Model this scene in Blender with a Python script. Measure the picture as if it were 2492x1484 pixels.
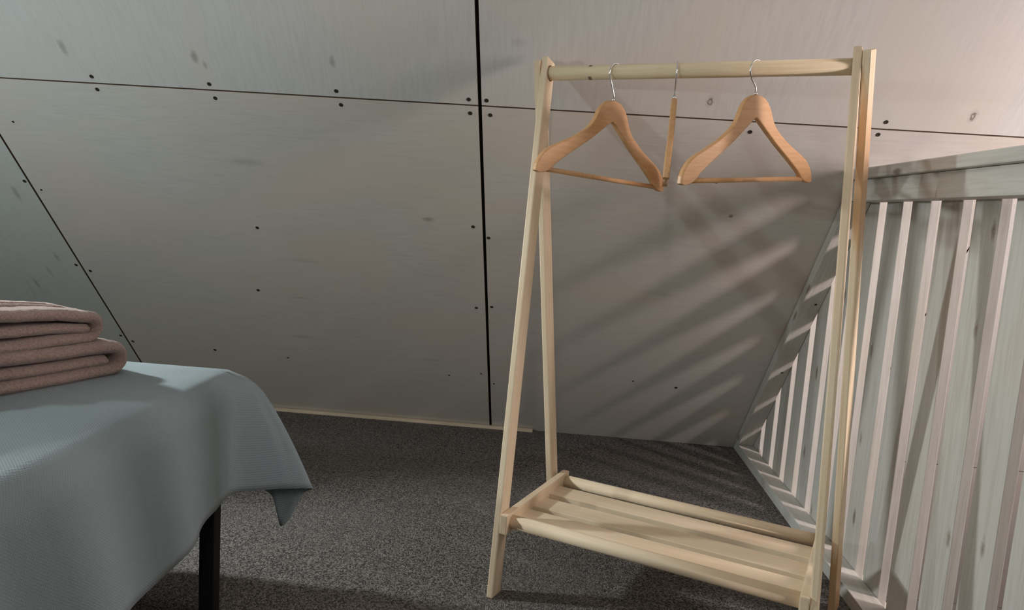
import bpy, bmesh, math, random
from mathutils import Vector, Matrix, noise
random.seed(7)
for o in list(bpy.data.objects): bpy.data.objects.remove(o)
SC = bpy.context.scene
COL = SC.collection
V = Vector

# ------------------------------------------------------------------ camera
def make_camera():
    yaw, pitch, roll = 0.0587794, -0.1279615, 0.0660829
    fwd = V((-math.sin(yaw)*math.cos(pitch), math.cos(yaw)*math.cos(pitch), math.sin(pitch)))
    right = V((math.cos(yaw), math.sin(yaw), 0)); up = right.cross(fwd)
    r = math.cos(roll)*right + math.sin(roll)*up
    u = -math.sin(roll)*right + math.cos(roll)*up
    cd = bpy.data.cameras.new('camera'); co = bpy.data.objects.new('camera', cd); COL.objects.link(co)
    cd.sensor_width = 36.0; cd.lens = 1825.77/2492*36.0; cd.clip_start = .02
    m = Matrix((r, u, -fwd)).transposed().to_4x4(); m.translation = V((0.149774, -2.698892, 0.808905))
    co.matrix_world = m; SC.camera = co
make_camera()

# ------------------------------------------------------------------ world, lamps, exposure
w = bpy.data.worlds.new('world'); SC.world = w; w.use_nodes = True
w.node_tree.nodes['Background'].inputs[0].default_value = (.02, .02, .02, 1)
w.node_tree.nodes['Background'].inputs[1].default_value = 0.0
def lamp(name, loc, power, col, radius):
    ld = bpy.data.lights.new(name, 'POINT'); ld.energy = power; ld.color = col; ld.shadow_soft_size = radius
    lo = bpy.data.objects.new(name, ld); COL.objects.link(lo); lo.location = loc
    return lo
def spot(name, loc, target, power, col, radius, angle, blend):
    ld = bpy.data.lights.new(name, 'SPOT'); ld.energy = power; ld.color = col; ld.shadow_soft_size = radius
    ld.spot_size = math.radians(angle); ld.spot_blend = blend
    lo = bpy.data.objects.new(name, ld); COL.objects.link(lo); lo.location = loc
    lo.rotation_euler = (V(target)-V(loc)).to_track_quat('-Z', 'Y').to_euler()
    return lo
def tall_lamp(name, loc, target, power, col, w_, h_):
    ld = bpy.data.lights.new(name, 'AREA'); ld.shape = 'RECTANGLE'; ld.size = w_; ld.size_y = h_; ld.energy = power; ld.color = col
    lo = bpy.data.objects.new(name, ld); COL.objects.link(lo); lo.location = loc
    d = V(target)-V(loc); d.z = 0
    lo.rotation_euler = d.to_track_quat('-Z', 'Y').to_euler()
    return lo
tall_lamp('stair_lamp', (2.24, -1.74, 1.10), (1.55, -.10, 1.10), 46.0, (1.0, .86, .84), .30, .8)   # tall warm light over the stairwell
lamp('bedside_lamp', (-1.74, -2.38, 1.02), 30.0, (.88, 1.0, 1.0), .03)     # cool lamp at the head of the bed, left of the frame
spot('reading_spot', (-1.64, -1.13, 1.08), (-.62, -1.46, .46), 80.0, (.93, 1.0, 1.0), .05, 74, .6)   # reading lamp over the bed
tall_lamp('room_lamp', (.08, -2.85, 1.45), (.30, -1.0, 1.4), 4.2, (1.0, .93, .86), .07, .8)      # upright lamp behind the viewer
SC.view_settings.view_transform = 'Standard'; SC.view_settings.look = 'None'
SC.view_settings.gamma = 1; SC.view_settings.use_curve_mapping = False
SC.view_settings.exposure = 0.0

# ------------------------------------------------------------------ material helpers
class NT:
    def __init__(s, name, rough=.6, spec=.3):
        m = bpy.data.materials.new(name); m.use_nodes = True; s.m = m; s.t = m.node_tree
        s.b = s.t.nodes['Principled BSDF']; s.b.inputs['Roughness'].default_value = rough
        s.b.inputs['Specular IOR Level'].default_value = spec
    def n(s, typ, **kw):
        x = s.t.nodes.new(typ)
        for k, v in kw.items(): setattr(x, k, v)
        return x
    def l(s, a, b): s.t.links.new(a, b)
    def math(s, op, a, b=None, c=None, clamp=False):
        x = s.n('ShaderNodeMath', operation=op, use_clamp=clamp)
        for i, q in enumerate((a, b, c)):
            if q is None: continue
            if hasattr(q, 'is_output'): s.l(q, x.inputs[i])
            else: x.inputs[i].default_value = q
        return x.outputs[0]
    def vec(s, op, a, b):
        x = s.n('ShaderNodeVectorMath', operation=op)
        for i, q in enumerate((a, b)):
            if hasattr(q, 'is_output'): s.l(q, x.inputs[i])
            else: x.inputs[i].default_value = q
        return x
    def mix(s, f, a, b, typ='MIX'):
        x = s.n('ShaderNodeMix', data_type='RGBA', blend_type=typ)
        for i, q in ((0, f), (6, a), (7, b)):
            if hasattr(q, 'is_output'): s.l(q, x.inputs[i])
            else: x.inputs[i].default_value = q if i == 0 else (*q[:3], 1)
        return x.outputs[2]
    def noise(s, vec, scale, detail=3, rough=.55, dist=0):
        x = s.n('ShaderNodeTexNoise'); x.inputs['Scale'].default_value = scale; x.inputs['Detail'].default_value = detail
        x.inputs['Roughness'].default_value = rough; x.inputs['Distortion'].default_value = dist
        if vec is not None: s.l(vec, x.inputs['Vector'])
        return x.outputs['Fac']
    def ramp(s, f, lo, hi, a=0., b=1.):
        x = s.n('ShaderNodeMapRange', interpolation_type='SMOOTHSTEP')
        s.l(f, x.inputs[0]); x.inputs[1].default_value = lo; x.inputs[2].default_value = hi
        x.inputs[3].default_value = a; x.inputs[4].default_value = b
        return x.outputs[0]
    def bump(s, h, strength, dist=.001):
        x = s.n('ShaderNodeBump'); x.inputs['Strength'].default_value = strength; x.inputs['Distance'].default_value = dist
        s.l(h, x.inputs['Height']); s.l(x.outputs[0], s.b.inputs['Normal'])
    def obj(s, rnd=False):
        c = s.n('ShaderNodeTexCoord').outputs['Object']
        if rnd:
            r = s.n('ShaderNodeObjectInfo').outputs['Random']
            off = s.n('ShaderNodeCombineXYZ'); 
            s.l(s.math('MULTIPLY', r, 7.0), off.inputs[0]); s.l(s.math('MULTIPLY', r, 13.0), off.inputs[1]); s.l(s.math('MULTIPLY', r, 31.0), off.inputs[2])
            c = s.vec('ADD', c, off.outputs[0]).outputs[0]
        return c
    def col(s, c):
        if hasattr(c, 'is_output'): s.l(c, s.b.inputs['Base Color'])
        else: s.b.inputs['Base Color'].default_value = (*c, 1)
        return s.m

def mat_plain(name, c, rough=.5, metal=0, spec=.3):
    t = NT(name, rough, spec); t.b.inputs['Metallic'].default_value = metal
    nz = t.noise(t.obj(), 60, 2)
    return t.col(t.mix(t.ramp(nz, .3, .7), c, tuple(x*.9 for x in c)))

def mat_plywood(name, base, vertical, knots):
    """whitewashed birch ply; panel coordinates: x along the wall, y up the slope"""
    t = NT(name, .55, .25); c = t.obj()
    st = (26, 2.2, 1) if vertical else (2.2, 26, 1)
    g = t.vec('MULTIPLY', c, st).outputs[0]
    fine = t.noise(g, 5.0, 5, .65, .4)
    broad = t.noise(t.vec('MULTIPLY', c, (1.6, .7, 1) if vertical else (.7, 1.6, 1)).outputs[0], 2.2, 3, .5, .6)
    dk = tuple(x*.92 for x in base)
    col = t.mix(t.ramp(fine, .35, .70), base, dk)
    tint = (base[0]*1.02, base[1]*.955, base[2]*.90)
    col = t.mix(t.ramp(broad, .42, .66, 0, .75), col, tint)
    streak = t.noise(t.vec('MULTIPLY', c, (14, 1.2, 1) if vertical else (1.2, 14, 1)).outputs[0], 3.1, 2, .5, .8)
    col = t.mix(t.ramp(streak, .64, .80, 0, .20), col, tuple(x*.70 for x in base))
    for (kx, ky, rx, ry, amt, ring) in knots:
        d = t.vec('MULTIPLY', t.vec('SUBTRACT', c, (kx, ky, 0)).outputs[0], (1/rx, 1/ry, 0)).outputs[0]
        wob = t.math('MULTIPLY', t.math('SUBTRACT', t.noise(c, 90, 2), .5), .9)
        r = t.n('ShaderNodeVectorMath', operation='LENGTH'); t.l(d, r.inputs[0])
        rr = t.math('ADD', r.outputs['Value'], wob)
        f = t.ramp(rr, .25, 1.15, amt, 0)
        if ring:
            f2 = t.math('MULTIPLY', t.ramp(rr, .10, .30, 0, 1), t.ramp(rr, .40, .62, 1, 0))
            f = t.math('MAXIMUM', t.math('MULTIPLY', f, .35), t.math('MULTIPLY', f2, amt))
        col = t.mix(f, col, (.10, .085, .07))
    t.bump(fine, .05, .0005)
    return t.col(col)

def mat_lumber(name, base, dark, along=(30, 30, 1.6), knots=.0, rough=.5, bump=.15):
    """sawn timber, grain along local Z"""
    t = NT(name, rough, .3); c = t.obj(True)
    g = t.vec('MULTIPLY', c, along).outputs[0]
    a = t.noise(g, 3.2, 4, .6, .7); b = t.noise(g, 11, 3, .6, .2)
    col = t.mix(t.ramp(a, .38, .68), base, dark)
    col = t.mix(t.ramp(b, .5, .8, 0, .4), col, tuple(x*.8 for x in dark))
    br = t.noise(c, 3.0, 1)
    col = t.mix(t.ramp(br, .45, .75, 0, .35), col, (base[0]*1.03, base[1]*.92, base[2]*.84))
    if knots:
        v = t.n('ShaderNodeTexVoronoi', feature='F1'); v.inputs['Scale'].default_value = 1.0
        t.l(t.vec('MULTIPLY', c, (17, 17, 6.0)).outputs[0], v.inputs['Vector'])
        k = t.math('ADD', v.outputs['Distance'], t.math('MULTIPLY', t.math('SUBTRACT', t.noise(c, 120, 2), .5), .10))
        sel = t.n('ShaderNodeSeparateColor'); t.l(v.outputs['Color'], sel.inputs[0])
        f = t.math('MULTIPLY', t.ramp(k, .05, .17, knots, 0), t.ramp(sel.outputs[0], .62, .66))
        col = t.mix(f, col, (.17, .12, .08))
    t.bump(b, bump, .0006)
    return t.col(col)

KN_TOP = [(-1.018, 1.488, .010, .022, .38, 0), (-.709, 1.482, .010, .020, .42, 0), (-.389, 1.489, .008, .018, .36, 0), (-.69, 1.462, .006, .012, .3, 0)]
KN_TOPR = [(1.023, 1.442, .012, .020, .75, 1), (.457, 1.442, .011, .018, .75, 1), (.03, 1.56, .02, .012, .12, 0)]
KN_LEFT = [(-1.370, 1.022, .010, .034, .34, 0), (-1.373, .769, .008, .026, .34, 0), (-1.502, .635, .008, .030, .34, 0), (-1.43, .70, .008, .03, .22, 0)]
KN_LOW = [(-.668, 1.185, .055, .013, .20, 0), (-.634, .661, .04, .006, .22, 0), (-.676, .462, .05, .010, .18, 0), (-.209, 1.028, .020, .010, .40, 0), (-.25, .39, .04, .006, .2, 0), (-.60, .83, .07, .010, .10, 0)]
KN_LOWR = [(.576, 1.111, .0095, .0085, .8, 1), (.44, .80, .05, .012, .10, 0)]
M_PLY_TOP = mat_plywood('plywood_top', (.635, .632, .615), True, KN_TOP)
M_PLY_TOPR = mat_plywood('plywood_top_right', (.645, .635, .615), True, KN_TOPR)
M_PLY_LOW = mat_plywood('plywood_low', (.635, .605, .565), False, KN_LOW)
M_PLY_LOWR = mat_plywood('plywood_low_right', (.64, .605, .57), False, KN_LOWR)
M_PLY_LEFT = mat_plywood('plywood_left', (.57, .59, .565), True, KN_LEFT)
M_PLY = mat_plywood('plywood_plain', (.63, .62, .60), False, [])
M_VOID = mat_plain('dark_batten', (.012, .010, .009), .9)
M_PINE = mat_lumber('planed_pine', (.80, .655, .48), (.755, .595, .41), along=(45, 45, 1.6), rough=.55, knots=.0, bump=.06)
def mat_heart():
    t = NT('pine_with_orange_heartwood', .45, .3); c = t.obj()
    sp = t.n('ShaderNodeSeparateXYZ'); t.l(c, sp.inputs[0])
    a = t.noise(t.vec('MULTIPLY', c, (30, 30, 1.6)).outputs[0], 3.2, 4, .6, .7)
    col = t.mix(t.ramp(a, .38, .68), (.80, .66, .47), (.73, .56, .37))
    z = t.math('ADD', sp.outputs[2], t.math('MULTIPLY', t.math('SUBTRACT', a, .5), .25))
    f = t.math('ADD', t.math('MULTIPLY', t.ramp(z, .17, .27), t.ramp(z, .50, .42)), t.ramp(z, -.40, -.46))
    col = t.mix(t.math('MULTIPLY', f, .85), col, (.60, .36, .18))
    return t.col(col)
M_PINE_HEART = mat_heart()
M_WHITEWASH = mat_lumber('whitewashed_pine', (.60, .585, .545), (.52, .50, .455), rough=.6, knots=.75)
M_TRIM = mat_lumber('pale_strip', (.66, .56, .43), (.58, .48, .35))
M_HANGER = mat_lumber('varnished_wood', (.66, .385, .195), (.60, .33, .15), along=(4, 45, 45), rough=.38, bump=.05)
M_STEEL = mat_plain('bright_steel', (.82, .82, .82), .18, 1.0)
M_BLACK = mat_plain('black_metal', (.008, .008, .009), .6)
M_EDGE = mat_plain('plywood_edge', (.17, .11, .07), .8)
M_SCREW = mat_plain('dark_screw', (.035, .026, .02), .6)

ROD_KNOT = -.194
def mat_rod():
    t = NT('rod_pine', .45, .3); c = t.obj()
    g = t.vec('MULTIPLY', c, (40, 40, 2.0)).outputs[0]
    a = t.noise(g, 3.0, 4, .6, .6)
    col = t.mix(t.ramp(a, .38, .68), (.80, .68, .48), (.74, .58, .38))
    d = t.vec('MULTIPLY', t.vec('SUBTRACT', c, (0, 0, ROD_KNOT)).outputs[0], (0, 0, 1/.0045)).outputs[0]
    r = t.n('ShaderNodeVectorMath', operation='LENGTH'); t.l(d, r.inputs[0])
    sep = t.n('ShaderNodeSeparateXYZ'); t.l(c, sep.inputs[0])
    side = t.math('ABSOLUTE', sep.outputs[0])
    f = t.math('MULTIPLY', t.ramp(r.outputs['Value'], .3, 1.3, .9, 0), t.ramp(side, .0085, .0115))
    col = t.mix(f, col, (.07, .045, .03))
    t.bump(a, .1, .0006)
    return t.col(col)
M_ROD = mat_rod()

def mat_carpet():
    t = NT('grey_loop_carpet', .95, .05); c = t.obj()
    v = t.n('ShaderNodeTexVoronoi', feature='F1'); v.inputs['Scale'].default_value = 290; v.inputs['Randomness'].default_value = 1
    t.l(c, v.inputs['Vector'])
    sep = t.n('ShaderNodeSeparateColor'); t.l(v.outputs['Color'], sep.inputs[0])
    nz = t.noise(c, 210, 3, .7)
    k = t.math('ADD', t.math('MULTIPLY', sep.outputs[0], .55), t.math('MULTIPLY', nz, .75))
    col = t.mix(t.ramp(k, .38, .95), (.058, .052, .049), (.28, .258, .24))
    broad = t.noise(c, 3.0, 2)
    col = t.mix(t.ramp(broad, .35, .7, 0, .25), col, (.20, .185, .175))
    h = t.math('SUBTRACT', t.math('MULTIPLY', nz, .6), v.outputs['Distance'])
    t.bump(h, .7, .004)
    return t.col(col)
M_CARPET = mat_carpet()

def mat_blanket():
    t = NT('waffle_blanket', .95, .05)
    uv = t.n('ShaderNodeUVMap', uv_map='UVMap').outputs[0]
    sp = t.n('ShaderNodeSeparateXYZ'); t.l(uv, sp.inputs[0])
    p = 2*math.pi/.0048
    a = t.math('SINE', t.math('MULTIPLY', sp.outputs[0], p)); b = t.math('SINE', t.math('MULTIPLY', sp.outputs[1], p))
    h = t.math('MULTIPLY', a, b)
    dots = t.ramp(h, .15, .85)
    nz = t.noise(uv, 7, 2)
    col = t.mix(dots, (.29, .35, .375), (.235, .285, .305))
    col = t.mix(t.ramp(nz, .4, .7, 0, .25), col, (.27, .335, .365))
    t.bump(t.math('MULTIPLY', h, -1), .35, .0008)
    t.b.inputs['Sheen Weight'].default_value = .15
    return t.col(col)
M_BLANKET = mat_blanket()

def mat_towel():
    t = NT('terry_cotton', .98, .03); c = t.obj()
    nz = t.noise(c, 260, 3, .75); n2 = t.noise(c, 90, 2, .6)
    col = t.mix(t.ramp(nz, .3, .7), (.32, .215, .185), (.46, .345, .305))
    t.bump(t.math('ADD', nz, t.math('MULTIPLY', n2, .6)), 1.0, .0035)
    t.b.inputs['Sheen Weight'].default_value = .35
    t.b.inputs['Sheen Roughness'].default_value = .5
    return t.col(col)
M_TOWEL = mat_towel()
M_MATTRESS = mat_plain('mattress_cloth', (.6, .6, .58), .9)

# ------------------------------------------------------------------ object helpers
WM = {}          # world matrices of the roots and parts built so far
def link(o, parent=None, mw=Matrix()):
    COL.objects.link(o); WM[o.name] = mw.copy()
    if parent is not None:
        o.parent = parent; o.matrix_basis = WM[parent.name].inverted() @ mw
    else:
        o.matrix_basis = mw
    return o
def mesh_obj(name, bm, mat, parent=None, mw=Matrix(), smooth=False):
    bmesh.ops.recalc_face_normals(bm, faces=bm.faces)
    me = bpy.data.meshes.new(name); bm.to_mesh(me); bm.free()
    if smooth:
        for p in me.polygons: p.use_smooth = True
    for m_ in (mat if isinstance(mat, (list, tuple)) else [mat]): me.materials.append(m_)
    return link(bpy.data.objects.new(name, me), parent, mw)
def root(name, loc=(0, 0, 0), rot=Matrix()):
    return link(bpy.data.objects.new(name, None), None, Matrix.Translation(loc) @ rot)
def tag(o, label, cat, group=None):
    o['label'] = label; o['category'] = cat
    if group: o['group'] = group
    return o
def struct(o, label=None):
    o['kind'] = 'structure'
    if label: o['label'] = label
    return o
def frame(axis, side):
    z = V(axis).normalized(); x = (V(side) - z*V(side).dot(z)).normalized(); y = z.cross(x)
    return Matrix((x, y, z)).transposed().to_4x4()
def hexa(name, c, axis, side, mat, parent=None, bev=.0012, seg=2):
    """c: eight world corners, bottom ring then top ring; local Z along axis"""
    m = frame(axis, side); ctr = sum((V(p) for p in c), V())/8; m.translation = ctr; mi = m.inverted()
    bm = bmesh.new(); vs = [bm.verts.new(mi @ V(p)) for p in c]
    for f in ((3, 2, 1, 0), (4, 5, 6, 7), (0, 1, 5, 4), (1, 2, 6, 5), (2, 3, 7, 6), (3, 0, 4, 7)): bm.faces.new([vs[i] for i in f])
    if bev: bmesh.ops.bevel(bm, geom=bm.edges[:], offset=bev, segments=seg, profile=.6, affect='EDGES')
    return mesh_obj(name, bm, mat, parent, m)
def box(name, lo, hi, axis, mat, parent=None, bev=.0012):
    (x0, y0, z0), (x1, y1, z1) = lo, hi
    c = [(x0, y0, z0), (x1, y0, z0), (x1, y1, z0), (x0, y1, z0), (x0, y0, z1), (x1, y0, z1), (x1, y1, z1), (x0, y1, z1)]
    ax = {'x': (1, 0, 0), 'y': (0, 1, 0), 'z': (0, 0, 1)}[axis]; sd = (0, 0, 1) if axis != 'z' else (1, 0, 0)
    return hexa(name, c, ax, sd, mat, parent, bev)
def cyl(name, a, b, r, mat, parent=None, seg=28, side=(0, 0, 1), bev=.0):
    a, b = V(a), V(b); m = frame(b-a, side); m.translation = (a+b)/2; L = (b-a).length
    bm = bmesh.new(); bmesh.ops.create_cone(bm, cap_ends=True, segments=seg, radius1=r, radius2=r, depth=L)
    if bev: bmesh.ops.bevel(bm, geom=[e for e in bm.edges if len([f for f in e.link_faces if len(f.verts) > 4]) == 1], offset=bev, segments=2, affect='EDGES')
    o = mesh_obj(name, bm, mat, parent, m)
    for p in o.data.polygons: p.use_smooth = len(p.vertices) == 4
    return o
def tube(bm, pts, r, seg=8):
    pts = [V(p) for p in pts]; rings = []
    nrm = None
    for i, p in enumerate(pts):
        t = (pts[min(i+1, len(pts)-1)] - pts[max(i-1, 0)]).normalized()
        if nrm is None: nrm = t.orthogonal().normalized()
        nrm = (nrm - t*nrm.dot(t)).normalized(); bn = t.cross(nrm)
        rings.append([bm.verts.new(p + r*(math.cos(2*math.pi*k/seg)*nrm + math.sin(2*math.pi*k/seg)*bn)) for k in range(seg)])
    for a, b in zip(rings, rings[1:]):
        for k in range(seg): bm.faces.new((a[k], a[(k+1) % seg], b[(k+1) % seg], b[k]))
    bm.faces.new(rings[0][::-1]); bm.faces.new(rings[-1])

# ------------------------------------------------------------------ the sloping plywood wall
SL = 0.7324208                       # lean of the wall from the vertical
SN, CS = math.sin(SL), math.cos(SL)
WALL = Matrix(((1, 0, 0), (0, -SN, -CS), (0, CS, -SN))).to_4x4()    # columns: x along, y up the slope, z into the room
WALL = Matrix(((1, 0, 0, 0), (0, -SN, -CS, 0), (0, CS, -SN, 0), (0, 0, 0, 1)))
XR, XB, TBD = .82939, .88258, .034   # railing: room face, baluster face, end board thickness
def slab(name, x0, x1, h0, h1, n0, n1, mat, parent, bev=.001):
    bm = bmesh.new()
    vs = [bm.verts.new(p) for p in ((x0, h0, n0), (x1, h0, n0), (x1, h1, n0), (x0, h1, n0), (x0, h0, n1), (x1, h0, n1), (x1, h1, n1), (x0, h1, n1))]
    for f in ((3, 2, 1, 0), (4, 5, 6, 7), (0, 1, 5, 4), (1, 2, 6, 5), (2, 3, 7, 6), (3, 0, 4, 7)): bm.faces.new([vs[i] for i in f])
    for f in bm.faces:
        if len({round(v.co.z, 5) for v in f.verts}) > 1: f.material_index = 1
    return mesh_obj(name, bm, [mat, M_EDGE], parent, WALL)
RIDGE_H = 3.75; HS = 1.3959; XS = -.0584; XS2 = -1.3095; XS3 = 1.19
XL, XRT = -2.85, 3.1
bm = bmesh.new()
vs = [bm.verts.new(p) for p in ((XL, -.0, -.02), (XRT, -.0, -.02), (XRT, RIDGE_H, -.02), (XL, RIDGE_H, -.02), (.86, -3.2, -.02), (XRT, -3.2, -.02), (.86, 0, -.02))]
bm.faces.new((vs[0], vs[6], vs[1], vs[2], vs[3])); bm.faces.new((vs[4], vs[5], vs[1], vs[6]))
wall_back = struct(mesh_obj('wall_back', bm, M_VOID, None, WALL), 'sloping back wall of whitewashed plywood sheets')
T = .018
G = .0042   # half of the open vertical joint
def panel(x0, x1, h0, h1, mat): return slab('panel', x0, x1, h0, h1, -T, 0, mat, wall_back)
panel(XS2+.003, XS-G, 0, HS-.0019, M_PLY_LOW)
panel(XS+G, XS3-.002, 0.0, HS-.0019, M_PLY_LOWR)
panel(XL, XS2-.003, 0, HS-.0019, M_PLY_LEFT)
panel(XS2+.003, XS-G, HS+.0019, HS+1.25, M_PLY_TOP)
panel(XS+G, XS3-.002, HS+.0019, HS+1.25, M_PLY_TOPR)
panel(XL, XS2-.003, HS+.0019, HS+1.25, M_PLY_TOP)
panel(XS3+.002, XRT, HS+.0019, HS+1.25, M_PLY_TOPR)
panel(XS3+.002, XRT, .0, HS-.0019, M_PLY)
panel(.90, XRT, -1.25, -.005, M_PLY); panel(.90, XRT, -3.2, -1.254, M_PLY)
for x0, x1 in ((XL, XS-G), (XS+G, XRT)): panel(x0, x1, HS+1.254, RIDGE_H, M_PLY)
SCREWS = [(-0.981, 1.414), (-0.982, 1.379), (-0.696, 1.412), (-0.693, 1.374), (-0.393, 1.413), (-0.388, 1.376), (-0.084, 1.411), (-0.082, 1.374), (-0.043, 1.411), (-0.035, 1.372), (-1.322, 1.069), (-1.288, 1.041), (-1.325, 0.739), (-1.29, 0.716), (-1.324, 0.391), (-1.292, 0.363), (-0.7, 0.952), (-0.767, 0.683), (-1.005, 0.351), (-0.088, 1.012), (-0.047, 0.974), (-0.09, 0.676), (-0.043, 0.685), (-0.085, 0.335), (-0.042, 0.282), (-0.751, 0.339), (-0.195, 0.31), (-1.251, 1.268), (0.849, 1.415), (0.844, 1.381), (0.563, 1.368), (0.567, 0.343), (0.423, 0.361), (0.518, 1.216)]
SMALL = {(0.518, 1.216), (-0.751, 0.339), (-0.195, 0.31), (-1.251, 1.268), (0.423, 0.361), (-0.042, .282), (-1.288, 1.041), (-0.085, .335)}
def screw_mesh():
    bm = bmesh.new(); prof = [(.0, .0004), (.0016, .0004), (.0022, .0008), (.0045, .0010), (.0054, .0002)]
    rings = []
    for r, z in prof[1:]: rings.append([bm.verts.new((r*math.cos(k*math.pi/5), r*math.sin(k*math.pi/5), z)) for k in range(10)])
    bm.faces.new(rings[0][::-1])
    for a, b in zip(rings, rings[1:]):
        for k in range(10): bm.faces.new((a[k], a[(k+1) % 10], b[(k+1) % 10], b[k]))
    return bm
s0 = mesh_obj('screw', screw_mesh(), M_SCREW, wall_back, WALL @ Matrix.Translation((*SCREWS[0], 0)))
for i, sxy in enumerate(SCREWS[1:]):
    o = s0.copy(); k = .62 if sxy in SMALL else 1.0
    o.parent = None; link(o, wall_back, WALL @ Matrix.Translation((*sxy, 0)) @ Matrix.Diagonal((k, k, 1, 1)))

# rest of the shell: opposite slope, gables, floor, stairwell
RY, RZ = -RIDGE_H*SN, RIDGE_H*CS
def quad(name, pts, mat):
    bm = bmesh.new(); bm.faces.new([bm.verts.new(p) for p in pts]); return struct(mesh_obj(name, bm, mat))
quad('wall_front', [(XL, 2*RY, 0), (XRT, 2*RY, 0), (XRT, RY, RZ), (XL, RY, RZ)], M_PLY)
quad('wall_left', [(XL, .0, 0), (XL, 2*RY, 0), (XL, RY, RZ)], M_PLY)
ZL = -2.3
quad('wall_right', [(XRT, -ZL*SN/CS, ZL), (XRT, 2*RY, ZL), (XRT, 2*RY, 0), (XRT, RY, RZ), (XRT, 0, 0)], M_PLY)
XF = XB + .045
fl = box('floor', (XL, 2*RY, -.10), (XR-.0+.02, .0, 0), 'x', M_CARPET, None, 0); struct(fl, 'dark grey flecked loop pile carpet')
struct(box('trim_2', (XR+.021, 2*RY, -.18), (XF, -.0, -.002), 'y', M_WHITEWASH, None, 0), 'whitewashed fascia at the stairwell edge')
quad('floor_stairwell', [(.86, 2*RY, ZL), (XRT, 2*RY, ZL), (XRT, -ZL*SN/CS, ZL), (.86, -ZL*SN/CS, ZL)], M_PLY)
quad('wall_stairwell', [(XF-.03, 2*RY, ZL), (XF-.03, -ZL*SN/CS, ZL), (XF-.03, 0, -.05), (XF-.03, 2*RY, -.05)], M_PLY)
# thin strip along the foot of the wall
tr = hexa('trim_1', [(-2.3, -.0275, 0), (.098, -.0275, 0), (.098, -.012, 0), (-2.3, -.012, 0), (-2.3, -.0275, .011), (.098, -.0275, .011), (.098, -.0115, .011), (-2.3, -.0115, .011)], (1, 0, 0), (0, 0, 1), M_TRIM, None, .001)
struct(tr, 'thin pale wooden strip along the foot of the sloping wall')

# ------------------------------------------------------------------ railing beside the stairwell
railing = root('railing', (XB, -1.2, 0))
tag(railing, 'whitewashed board balustrade beside the stairwell, slanted end board against the sloping wall', 'railing')
YN = -2.55; ZBOT, ZB, ZC1, ZC2 = .0326, .878, .9265, .950
def wy(z, n=0.0): return -z*SN/CS - n/CS          # y of the plane n in front of the wall at height z
D, Y0, BW, BT = .122648, -.14753, .0815, .0192
def slant(name, x0, x1, z0, z1, n, mat, par, bev=.0015):
    hexa(name, [(x0, YN, z0), (x1, YN, z0), (x1, wy(z0, n), z0), (x0, wy(z0, n), z0), (x0, YN, z1), (x1, YN, z1), (x1, wy(z1, n), z1), (x0, wy(z1, n), z1)], (0, 1, 0), (0, 0, 1), mat, par, bev)
slant('bottom_board', XR, XB-.0008, 0.0008, ZBOT, TBD*.2, M_WHITEWASH, railing)
slant('top_board', XR, XB-.0008, ZB, ZC1-.0006, .003, M_WHITEWASH, railing)
slant('handrail', XR-.016, XB+.050, ZC1, ZC2, .003, M_WHITEWASH, railing, .003)
# slanted end board on the wall
h0, n0 = .0, .002
def wpt(x, h, n): return WALL @ V((x, h, n))
def endc(z, n): # point at height z on plane n in front of the wall
    return (wy(z, n), z)
ec = []
for z in (ZBOT+.0006, ZB-.0006):
    ya, yb = wy(z, n0), wy(z, TBD)
    ec.append([(XR, yb, z), (XB-.0008, yb, z), (XB-.0008, ya, z), (XR, ya, z)])
hexa('end_board', ec[0]+ec[1], (0, -SN, CS), (1, 0, 0), M_WHITEWASH, railing, .0012)
for z_, x_ in ((.600, .866), (.360, .862)):
    o = s0.copy(); o.parent = None
    link(o, railing, Matrix.Translation(V((x_, wy(z_, TBD+.0003), z_))) @ WALL.to_3x3().to_4x4() @ Matrix.Diagonal((.7, .7, 1, 1)))
for k in range(-0, 20):
    ya = Y0 - D*k; yb = ya + BW - random.uniform(0, .0015)
    if ya < YN: break
    zt = ZC1 - .0008
    z_hi_a = min(zt, -(ya + .004)*CS/SN); z_hi_b = min(zt, -(yb + .004)*CS/SN)
    z0 = .004
    x0, x1 = XB+random.uniform(0, .0007), XB+BT
    hexa('baluster', [(x0, ya, z0), (x1, ya, z0), (x1, yb, z0), (x0, yb, z0), (x0, ya, z_hi_a), (x1, ya, z_hi_a), (x1, yb, z_hi_b), (x0, yb, z_hi_b)], (0, 0, 1), (1, 0, 0), M_WHITEWASH, railing, .0012)

# ------------------------------------------------------------------ clothing rack
Q = dict(cx=.41704, cy=-1.17307, psi=-.40193, L=.29361, b=.17084, H=1.12993, Hr=1.09686, t=.0150, wd=.0400, ws=.15723, vd=.14526, Lb=.30405, du=-.04077, dv=-.01717, b2=.17942)
cP, sP = math.cos(Q['psi']), math.sin(Q['psi'])
def loc(u, v, w_): return V((Q['cx']+u*cP-v*sP, Q['cy']+u*sP+v*cP, w_))
UD, VD = V((cP, sP, 0)), V((-sP, cP, 0))
def Uf(side, w_, k): return side*(Q['Lb']+(Q['L']-Q['Lb'])*w_/Q['Hr']+k*Q['t'])+Q['du']*w_/Q['Hr']
def Vf(front, w_): return (-Q['b'] if front else Q['b2'])*(1-w_/Q['Hr'])+Q['dv']*w_/Q['Hr']
rack = root('clothing_rack', loc(0, 0, 0), Matrix.Rotation(Q['psi'], 4, 'Z'))
tag(rack, 'low unvarnished pine clothing rack with crossed legs and slatted bottom shelf', 'clothing rack')
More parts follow.
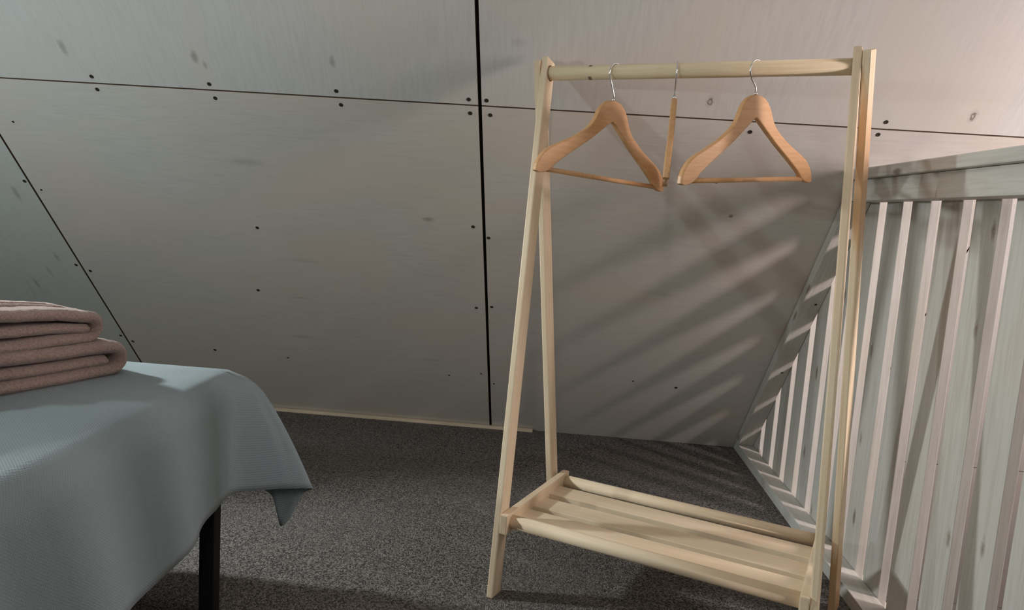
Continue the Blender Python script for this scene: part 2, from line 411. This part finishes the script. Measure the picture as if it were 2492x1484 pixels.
def leg(side, front):
    k = .02 if front else 1.04
    tw = math.radians(10) if (side > 0 and not front) else 0
    c = []
    for w_, hi in ((0.0, 0), (Q['H'], 1)):
        ring = []
        for (kk, off) in ((k, -.5), (k+.98, -.5), (k+.98, .5), (k, .5)):
            ww = w_ - (.010 if (hi and off*(1 if front else -1) > 0) else 0)
            a_ = (kk-k-.49)*Q['t']; b_ = off*Q['wd']
            a2, b2 = a_*math.cos(tw)+b_*math.sin(tw)*side, b_*math.cos(tw)-a_*math.sin(tw)*side
            ring.append(loc(Uf(side, ww, k+.49)+side*a2 + (side*.003 if tw else 0), Vf(front, ww)+b2, ww))
        c.append(ring)
    ax = (c[1][0]+c[1][2]-c[0][0]-c[0][2])
    return hexa('leg', c[0]+c[1], ax, UD, M_PINE_HEART if (side > 0 and not front) else M_PINE, rack, .003, 2)
LEGS = {}
for side in (-1, 1):
    for front in (1, 0): LEGS[(side, front)] = leg(side, front)
ra = loc(Uf(-1, Q['Hr'], 1.6), Q['dv'], Q['Hr']); rb = loc(Uf(1, Q['Hr'], .7), Q['dv'], Q['Hr'])
RR = .0148
rodA = loc(Uf(-1, Q['Hr'], 0), Q['dv'], Q['Hr']); rodB = loc(Uf(1, Q['Hr'], 0), Q['dv'], Q['Hr'])
rod = cyl('rod', ra, rb, RR, M_ROD, rack)
def drill(o, a, b, r):
    a, b = V(a), V(b); m = frame(b-a, (0, 0, 1)); m.translation = (a+b)/2
    bm = bmesh.new(); bmesh.ops.create_cone(bm, cap_ends=True, segments=32, radius1=r, radius2=r, depth=(b-a).length)
    me = bpy.data.meshes.new('cut'); bm.to_mesh(me); bm.free(); c = bpy.data.objects.new('cut', me); COL.objects.link(c); c.matrix_basis = m
    md = o.modifiers.new('hole', 'BOOLEAN'); md.operation = 'DIFFERENCE'; md.object = c; md.solver = 'EXACT'
    bpy.context.view_layer.update()
    ev = o.evaluated_get(bpy.context.evaluated_depsgraph_get()); new = bpy.data.meshes.new_from_object(ev)
    o.modifiers.remove(md); o.data = new; bpy.data.objects.remove(c)
for side in (-1, 1):
    o = LEGS[(side, 1)]; e = rodA if side < 0 else rodB; ax_ = (rodB-rodA).normalized()
    drill(o, e-ax_*.009, e+ax_*.009, RR+.0016)
WS, VDW = Q['ws'], Q['vd']
us = {}
for side in (-1, 1):
    u1 = Uf(side, WS, 0); u0 = u1 - side*.0165; us[side] = (u0, u1)
    c = [loc(u, v, z) for z in (WS-.022, WS+.020) for (u, v) in ((u0, -VDW-.026), (u1, -VDW-.026), (u1, VDW+.020), (u0, VDW+.020))]
    hexa('side_rail', c, VD, V((0, 0, 1)), M_PINE, rack, .0022)
ul, ur = us[-1][0], us[1][0]
for vv in (-VDW, VDW): cyl('dowel', loc(ul-.008, vv, WS), loc(ur+.008, vv, WS), .0142, M_PINE, rack)
gaps = [(-.1240, -.0600), (-.0400, .0210), (.0480, .1090)]
for (v0, v1) in gaps:
    c = [loc(u, v, z) for u in (ul-.004, ur+.004) for (v, z) in ((v0, WS-.017), (v1, WS-.017), (v1, WS-.001), (v0, WS-.001))]
    hexa('slat', c, UD, VD, M_PINE, rack, .0015)

# ------------------------------------------------------------------ hangers on the rod
def hanger_proto(name, drop=0.0, kw=1.0):
    h = root(name)
    TOP = [(0, .0), (.013, -.0012), (.026, -.0075), (.036, -.020), (.044, -.038), (.053, -.050), (.064, -.0595), (.091, -.0765), (.115, -.088), (.137, -.0985), (.152, -.1075), (.162, -.119), (.1680, -.1315), (.1695, -.1425)]
    INN = [(0, -.0375), (.006, -.0405), (.030, -.059), (.055, -.078), (.082, -.096), (.108, -.1135), (.128, -.128), (.136, -.137), (.146, -.1435), (.160, -.1455)]
    KX, KZ = 1.180*kw, 1.137
    TOP = [V((x*KX, z_*KZ)) for x, z_ in TOP]; INN = [V((x*KX, z_*KZ)) for x, z_ in INN]
    def resample(P, n):
        d = [0]
        for a, b_ in zip(P, P[1:]): d.append(d[-1]+(b_-a).length)
        r = []
        for k in range(n):
            q = d[-1]*k/(n-1); i = min(max(0, sum(1 for e in d if e <= q)-1), len(P)-2)
            r.append(P[i].lerp(P[i+1], (q-d[i])/(d[i+1]-d[i])))
        return r
    NP = 22
    TU, IU = resample(TOP, NP), resample(INN, NP)
    upper = [V((-q.x, q.y)) for q in TU[:0:-1]] + TU; lower = [V((-q.x, q.y)) for q in IU[:0:-1]] + IU
    t2 = .0058
    def bow(x): return .004*(abs(x)/.195)**1.6
    bm = bmesh.new(); n = len(upper)
    def inset(a, b_, q): return a + (b_-a).normalized()*q
    loops = []
    for i in range(n):
        u, l_ = upper[i], lower[i]; c = .0024
        pts = [(inset(u, l_, c), -t2), (inset(u, l_, c*.3), -t2*.84), (u, -t2*.5), (u, t2*.5), (inset(u, l_, c*.3), t2*.84), (inset(u, l_, c), t2),
               (inset(l_, u, c), t2), (inset(l_, u, c*.3), t2*.84), (l_, t2*.5), (l_, -t2*.5), (inset(l_, u, c*.3), -t2*.84), (inset(l_, u, c), -t2)]
        loops.append([bm.verts.new((q.x, y+bow(q.x), q.y)) for q, y in pts])
    for a, b_ in zip(loops, loops[1:]):
        for k in range(12): bm.faces.new((a[k], a[(k+1) % 12], b_[(k+1) % 12], b_[k]))
    bm.faces.new(loops[0][::-1]); bm.faces.new(loops[-1])
    bmesh.ops.translate(bm, verts=bm.verts[:], vec=(0, 0, -.0535-drop))
    mesh_obj('body', bm, M_HANGER, h)
    zb = -.0535-drop-.1575
    a = V((-.172*kw, bow(.172*kw), zb)); b_ = V((.172*kw, bow(.172*kw), zb))
    cyl('trouser_bar', a, b_, .0048, M_HANGER, h, 14)
    bm = bmesh.new(); R = .0195; zc = RR + .0017 - R
    pts = [(0, 0, -.060-drop), (0, 0, -.042-drop), (-.003, 0, -.036-drop), (-.0135, 0, zc-.0165)]
    for i in range(15):
        an = math.radians(218 - i*(218+8)/14); pts.append((R*math.cos(an), 0, zc+R*math.sin(an)))
    tube(bm, pts, .00165, 10); mesh_obj('hook', bm, M_STEEL, h, Matrix(), True)
    bm = bmesh.new(); tube(bm, [(0, 0, -.0545-drop), (0, 0, -.048-drop)], .0032, 12); mesh_obj('collar', bm, M_STEEL, h, Matrix(), True)
    return h
def place(h, tt, th, roll, lean=0):
    P = rodA + (rodB-rodA)*tt
    m = Matrix.Translation(P) @ Matrix.Translation((0, 0, RR)) @ Matrix.Rotation(th, 4, 'Z') @ Matrix.Rotation(lean, 4, 'X') @ Matrix.Rotation(-roll, 4, 'Y') @ Matrix.Translation((0, 0, -RR))
    h.matrix_basis = m; WM[h.name] = m
GRP = 'wooden hangers on the rack rod'
h1 = hanger_proto('clothes_hanger', .0044); tag(h1, 'wooden hanger at the left end of the rod, its bar sloping down to the right', 'hanger', GRP)
h2 = hanger_proto('clothes_hanger', .0, .84); tag(h2, 'wooden hanger seen edge-on as a thin upright strip between the other two', 'hanger', GRP)
h3 = hanger_proto('clothes_hanger', -.0065); tag(h3, 'wooden hanger on the right, nearest the right legs, with its bar level', 'hanger', GRP)
place(h1, .2495, .80, -.033); place(h2, .462, math.radians(82.8), .0); place(h3, .7195, .697, .085)

# ------------------------------------------------------------------ bed, blanket, towels
bed = root('bed', (-1.3, -1.68, 0))
tag(bed, 'low bed with black metal legs, mostly hidden under the blue-grey blanket', 'bed')
BX, BY0, BY1, BZ = -.475, -2.12, -1.262, .455
bm = bmesh.new()
bmesh.ops.create_cube(bm, size=1, matrix=Matrix.Translation(((-2.4+BX)/2, (BY0+BY1)/2, (.27+BZ-.006)/2)) @ Matrix.Diagonal((BX+2.4-.012, BY1-BY0-.012, BZ-.006-.27, 1)))
bmesh.ops.bevel(bm, geom=bm.edges[:], offset=.03, segments=4, profile=.5, affect='EDGES')
mesh_obj('mattress', bm, M_MATTRESS, bed, Matrix(), True)
box('frame_rail', (BX-.035, BY0+.02, .200), (BX+.003, BY1-.050, .250), 'y', M_BLACK, bed, .014)
box('frame_rail', (-2.38, BY0+.02, .228), (-2.34, BY1-.02, .268), 'y', M_BLACK, bed, .012)
for y in (BY0+.02, BY1-.06): box('frame_rail', (-2.34, y, .228), (BX-.045, y+.035, .268), 'x', M_BLACK, bed, .003)
for (x, y) in ((-.470, -1.385), (-.470, -2.03), (-2.2, -1.385), (-2.2, -2.03)):
    box('leg', (x-.0145, y-.0145, 0), (x+.0145, y+.0145, .22), 'z', M_BLACK, bed, .003)

def blanket():
    # stations round the bed: (edge point, hem point)
    st = [((BX, -2.20), (-.395, -2.22, .205)), ((BX, -2.05), (-.392, -2.06, .215)), ((BX, -1.92), (-.400, -1.93, .215)), ((BX, -1.80), (-.396, -1.80, .228)), ((BX, -1.72), (-.402, -1.72, .228)),
          ((BX, -1.64), (-.412, -1.64, .228)), ((BX, -1.56), (-.414, -1.56, .229)), ((BX, -1.50), (-.424, -1.51, .229)), ((BX, -1.44), (-.436, -1.455, .228)), ((BX, -1.39), (-.4455, -1.400, .228)), ((BX, -1.365), (-.447, -1.370, .228)),
          ((BX, -1.340), (-.452, -1.347, .227)), ((BX, -1.315), (-.438, -1.327, .226)), ((BX, -1.297), (-.395, -1.306, .226)), ((BX, -1.284), (-.350, -1.289, .226)),
          ((BX-.001, -1.275), (-.318, -1.276, .224)), ((BX-.003, -1.268), (-.315, -1.266, .219)), ((BX-.007, -1.264), (-.335, -1.256, .205)), ((BX-.012, -1.262), (-.350, -1.252, .180)), ((BX-.018, BY1), (-.368, -1.250, .140)),
          ((BX-.026, BY1), (-.384, -1.250, .128)), ((BX-.036, BY1), (-.392, -1.244, .155)), ((BX-.05, BY1), (-.415, -1.234, .190)), ((BX-.08, BY1), (-.50, -1.222, .215)), ((BX-.14, BY1), (-.58, -1.225, .22)),
          ((BX-.26, BY1), (-.73, -1.215, .215)), ((BX-.5, BY1), (-.96, -1.225, .22)), ((BX-.9, BY1), (-1.37, -1.215, .215)), ((BX-1.4, BY1), (-1.88, -1.225, .22)), ((BX-1.9, BY1), (-2.40, -1.22, .215))]
    # refine with Catmull-Rom
    def cr(a, b, c, d, t): return .5*((2*b)+(c-a)*t+(2*a-5*b+4*c-d)*t*t+(3*b-a-3*c+d)*t*t*t)
    E = [V((e[0], e[1], BZ)) for e, h in st]; Hm = [V(h) for e, h in st]
    EE, HH = [], []
    sub = 4
    for i in range(len(st)-1):
        for k in range(sub):
            t = k/sub
            for src, dst in ((E, EE), (Hm, HH)):
                a, b, c, d = src[max(i-1, 0)], src[i], src[i+1], src[min(i+2, len(st)-1)]
                dst.append(cr(a, b, c, d, t) if src is Hm else b.lerp(c, t))
    EE.append(E[-1]); HH.append(Hm[-1])
    bm = bmesh.new(); uvl = bm.loops.layers.uv.new('UVMap')
    cen = V((-1.45, -1.72, BZ))
    R_ = 18
    grid, U_ = [], []
    s_ = 0
    for i, (e, h) in enumerate(zip(EE, HH)):
        if i: s_ += max((e-EE[i-1]).length, .5*(h-HH[i-1]).length)
        colv, cu = [], []
        out = V((h.x-e.x, h.y-e.y, 0))
        # inward direction: blend of the two sides near the corner
        inward = V((-1, 0, 0)) if e.y < -1.30 else V((0, -1, 0)) if e.x < BX-.03 else V((-1, -1, 0)).normalized()
        f = .0
        p_in = V((e.x, e.y, BZ))
        if e.y < BY1-.10: p_in = V((e.x-.10, e.y, BZ+.0015))
        elif e.x < BX-.10: p_in = V((e.x, e.y-.10, BZ+.0015))
        else: p_in = V((min(e.x, BX-.10), min(e.y, BY1-.10), BZ+.0015))
        colv.append(p_in); colv.append(p_in.lerp(e, .5)+V((0, 0, .001)))
        colv.append(p_in.lerp(e, .80)+V((0, 0, -.0005)))
        drop = e.z-h.z
        nrmo = out.normalized() if out.length > 1e-5 else V((1, 0, 0))
        side_n = V((1, 0, 0)) if e.y < BY1-.02 else V((0, 1, 0)) if e.x < BX-.03 else V((1, 1, 0)).normalized()
        for k in range(0, R_):
            t = k/(R_-1)
            z = e.z - .003 - (drop-.003)*t
            g = t**.72
            rip = .006*math.sin(e.y*23+1.0)*t if e.y < -1.42 else 0
            p = V((e.x, e.y, 0)) + out*g + side_n*(.012*min(1, t*6)*(1-t) + rip)
            ro = .020*(1-min(1, t*9))**2     # rounded top edge
            p -= side_n*ro*.6
            colv.append(V((p.x, p.y, z - (0 if t > .12 else 0))))
        grid.append([bm.verts.new(p) for p in colv]); U_.append(s_)
    nrow = len(grid[0])
    def vcoord(j, i):
        d = 0
        for k in range(1, j+1): d += (grid[i][k].co-grid[i][k-1].co).length
        return d
    VC = [[vcoord(j, i) for j in range(nrow)] for i in range(len(grid))]
    for i in range(len(grid)-1):
        for j in range(nrow-1):
            vv = (grid[i][j], grid[i+1][j], grid[i+1][j+1], grid[i][j+1])
            if len(set(vv)) < 4 or min((vv[a].co-vv[(a+1) % 4].co).length for a in range(4)) < 1e-6:
                pass
            try: f = bm.faces.new(vv)
            except ValueError: continue
            for l, (a, b) in zip(f.loops, ((i, j), (i+1, j), (i+1, j+1), (i, j+1))): l[uvl].uv = (U_[a], VC[a][b])
    ring = [g[0] for g in grid]
    a = bm.verts.new((-2.4, -2.2, BZ+.0015))
    f = bm.faces.new(ring+[a])
    for l in f.loops: l[uvl].uv = (l.vert.co.y, l.vert.co.x)
    bmesh.ops.remove_doubles(bm, verts=bm.verts[:], dist=1e-5)
    o = mesh_obj('blanket', bm, M_BLANKET, None, Matrix(), True)
    md = o.modifiers.new('thickness', 'SOLIDIFY'); md.thickness = .003; md.offset = 0
    return o
tag(blanket(), 'pale blue-grey waffle blanket draped over the bed, its corner hanging down', 'blanket')

def towel(base, d, length, width, zb, th, label, seedn, top=False):
    """folded bath towel: outer wrap round a tongue, folds showing on the long face; d = fold direction along the face"""
    d = V(d).normalized(); inn = V((-d.y, d.x, 0))
    m = Matrix((d, inn, V((0, 0, 1)))).transposed().to_4x4(); m.translation = V(base)
    r = root('folded_towel', base, m.to_3x3().to_4x4()); WM[r.name] = m
    def sheet(name, path, tk, w0, w1):
        """path in (along, z); swept across the width, thick and rounded at its long edge"""
        bm = bmesh.new()
        pts = [V(p) for p in path]; n = len(pts); NW = 36
        nr = []
        for i in range(n):
            tg = (pts[min(i+1, n-1)]-pts[max(i-1, 0)]).normalized(); nr.append(V((-tg.y, tg.x)))
        SEC = 16
        rings = []
        for i in range(n):
            ring = []
            # closed section in (width, thickness): rounded rectangle
            for k in range(SEC*2):
                if k < SEC:
                    a = k/(SEC-1); wv = w0 + (w1-w0)*a; tt = .5
                else:
                    a = 1-(k-SEC)/(SEC-1); wv = w0 + (w1-w0)*a; tt = -.5
                e = min(wv-w0, w1-wv)/(tk*.5)
                q = min(1, max(0, e)); sc_ = math.sqrt(max(0, 1-(1-q)**2)) if q < 1 else 1
                off = tk*tt*max(.25, sc_)
                P = pts[i]+nr[i]*off
                ring.append(V((P.x, wv, P.y)))
            rings.append(ring)
        # finer width rings near the edge: resample widths non-uniformly
        vs = [[bm.verts.new(p) for p in rg] for rg in rings]
        K = SEC*2
        for a, b in zip(vs, vs[1:]):
            for k in range(K): bm.faces.new((a[k], a[(k+1) % K], b[(k+1) % K], b[k]))
        bm.faces.new(vs[0][::-1]); bm.faces.new(vs[-1])
        bmesh.ops.subdivide_edges(bm, edges=[e for e in bm.edges if e.calc_length() > .012], cuts=1, use_grid_fill=True)
        for v in bm.verts:
            q = v.co*70 + V((seedn*3.1, 0, 0))
            v.co += noise.noise_vector(q)*.0010 + noise.noise_vector(v.co*14+V((seedn, 2, 5)))*.0022
        return mesh_obj(name, bm, M_TOWEL, r, m, True)
    t1 = th*.40; t3 = th*.24; t2 = th-t1-t3-.002
    L0 = -.17
    rad = (th-t1/2-t3/2)/2
    zt, zb_ = th-t1/2, t3/2
    arc = [(length-rad*.9+rad*math.sin(a)*1.0-.5*t1*.6, (zt+zb_)/2+rad*math.cos(a)) for a in [i*math.pi/10 for i in range(11)]]
    dome = (.021 if top else .006)
    topc = [(L0+(arc[0][0]-L0)*i/12, zt + dome*(1-(i/12)**2.4)) for i in range(12)]
    botc = [(arc[-1][0]+(L0-arc[-1][0])*i/12, zb_) for i in range(1, 13)]
    sheet('outer_fold', topc+arc+botc, t1*.92, 0.0, width)
    xe = arc[0][0]-(.002 if top else .012)
    sheet('inner_fold', [(L0+(xe-L0)*i/12, t3+t2/2+.001+dome*.55*(1-(i/12)**2.4)) for i in range(13)], t2*.94, .003, width-.02)
    if top:
        for k, wv in enumerate((.056, .072, .100)):
            bm = bmesh.new(); tube(bm, [(L0+(arc[0][0]-L0)*i/14, wv, th-.0008+dome*(1-(i/14)**2.4)-(.006 if i == 14 else 0)) for i in range(15)], .0032, 8)
            mesh_obj('border_ridge', bm, M_TOWEL, r, m, True)
    tag(r, label, 'towel', 'folded towels on the bed')
    return r
TD = (.38, .925, 0)
TB = V((-.718, -1.59, BZ+.0055))
towel(TB, TD, .226, .185, 0, .062, 'dusty brown folded towel lying on the blanket, lower of the two', 1)
td = V(TD).normalized(); tin = V((-td.y, td.x, 0))
towel(TB + tin*.008 + td*.004 + V((0, 0, .0648)), TD, .180, .17, 0, .055, 'dusty brown folded towel with ribbed border, on top of the other towel', 2, True)
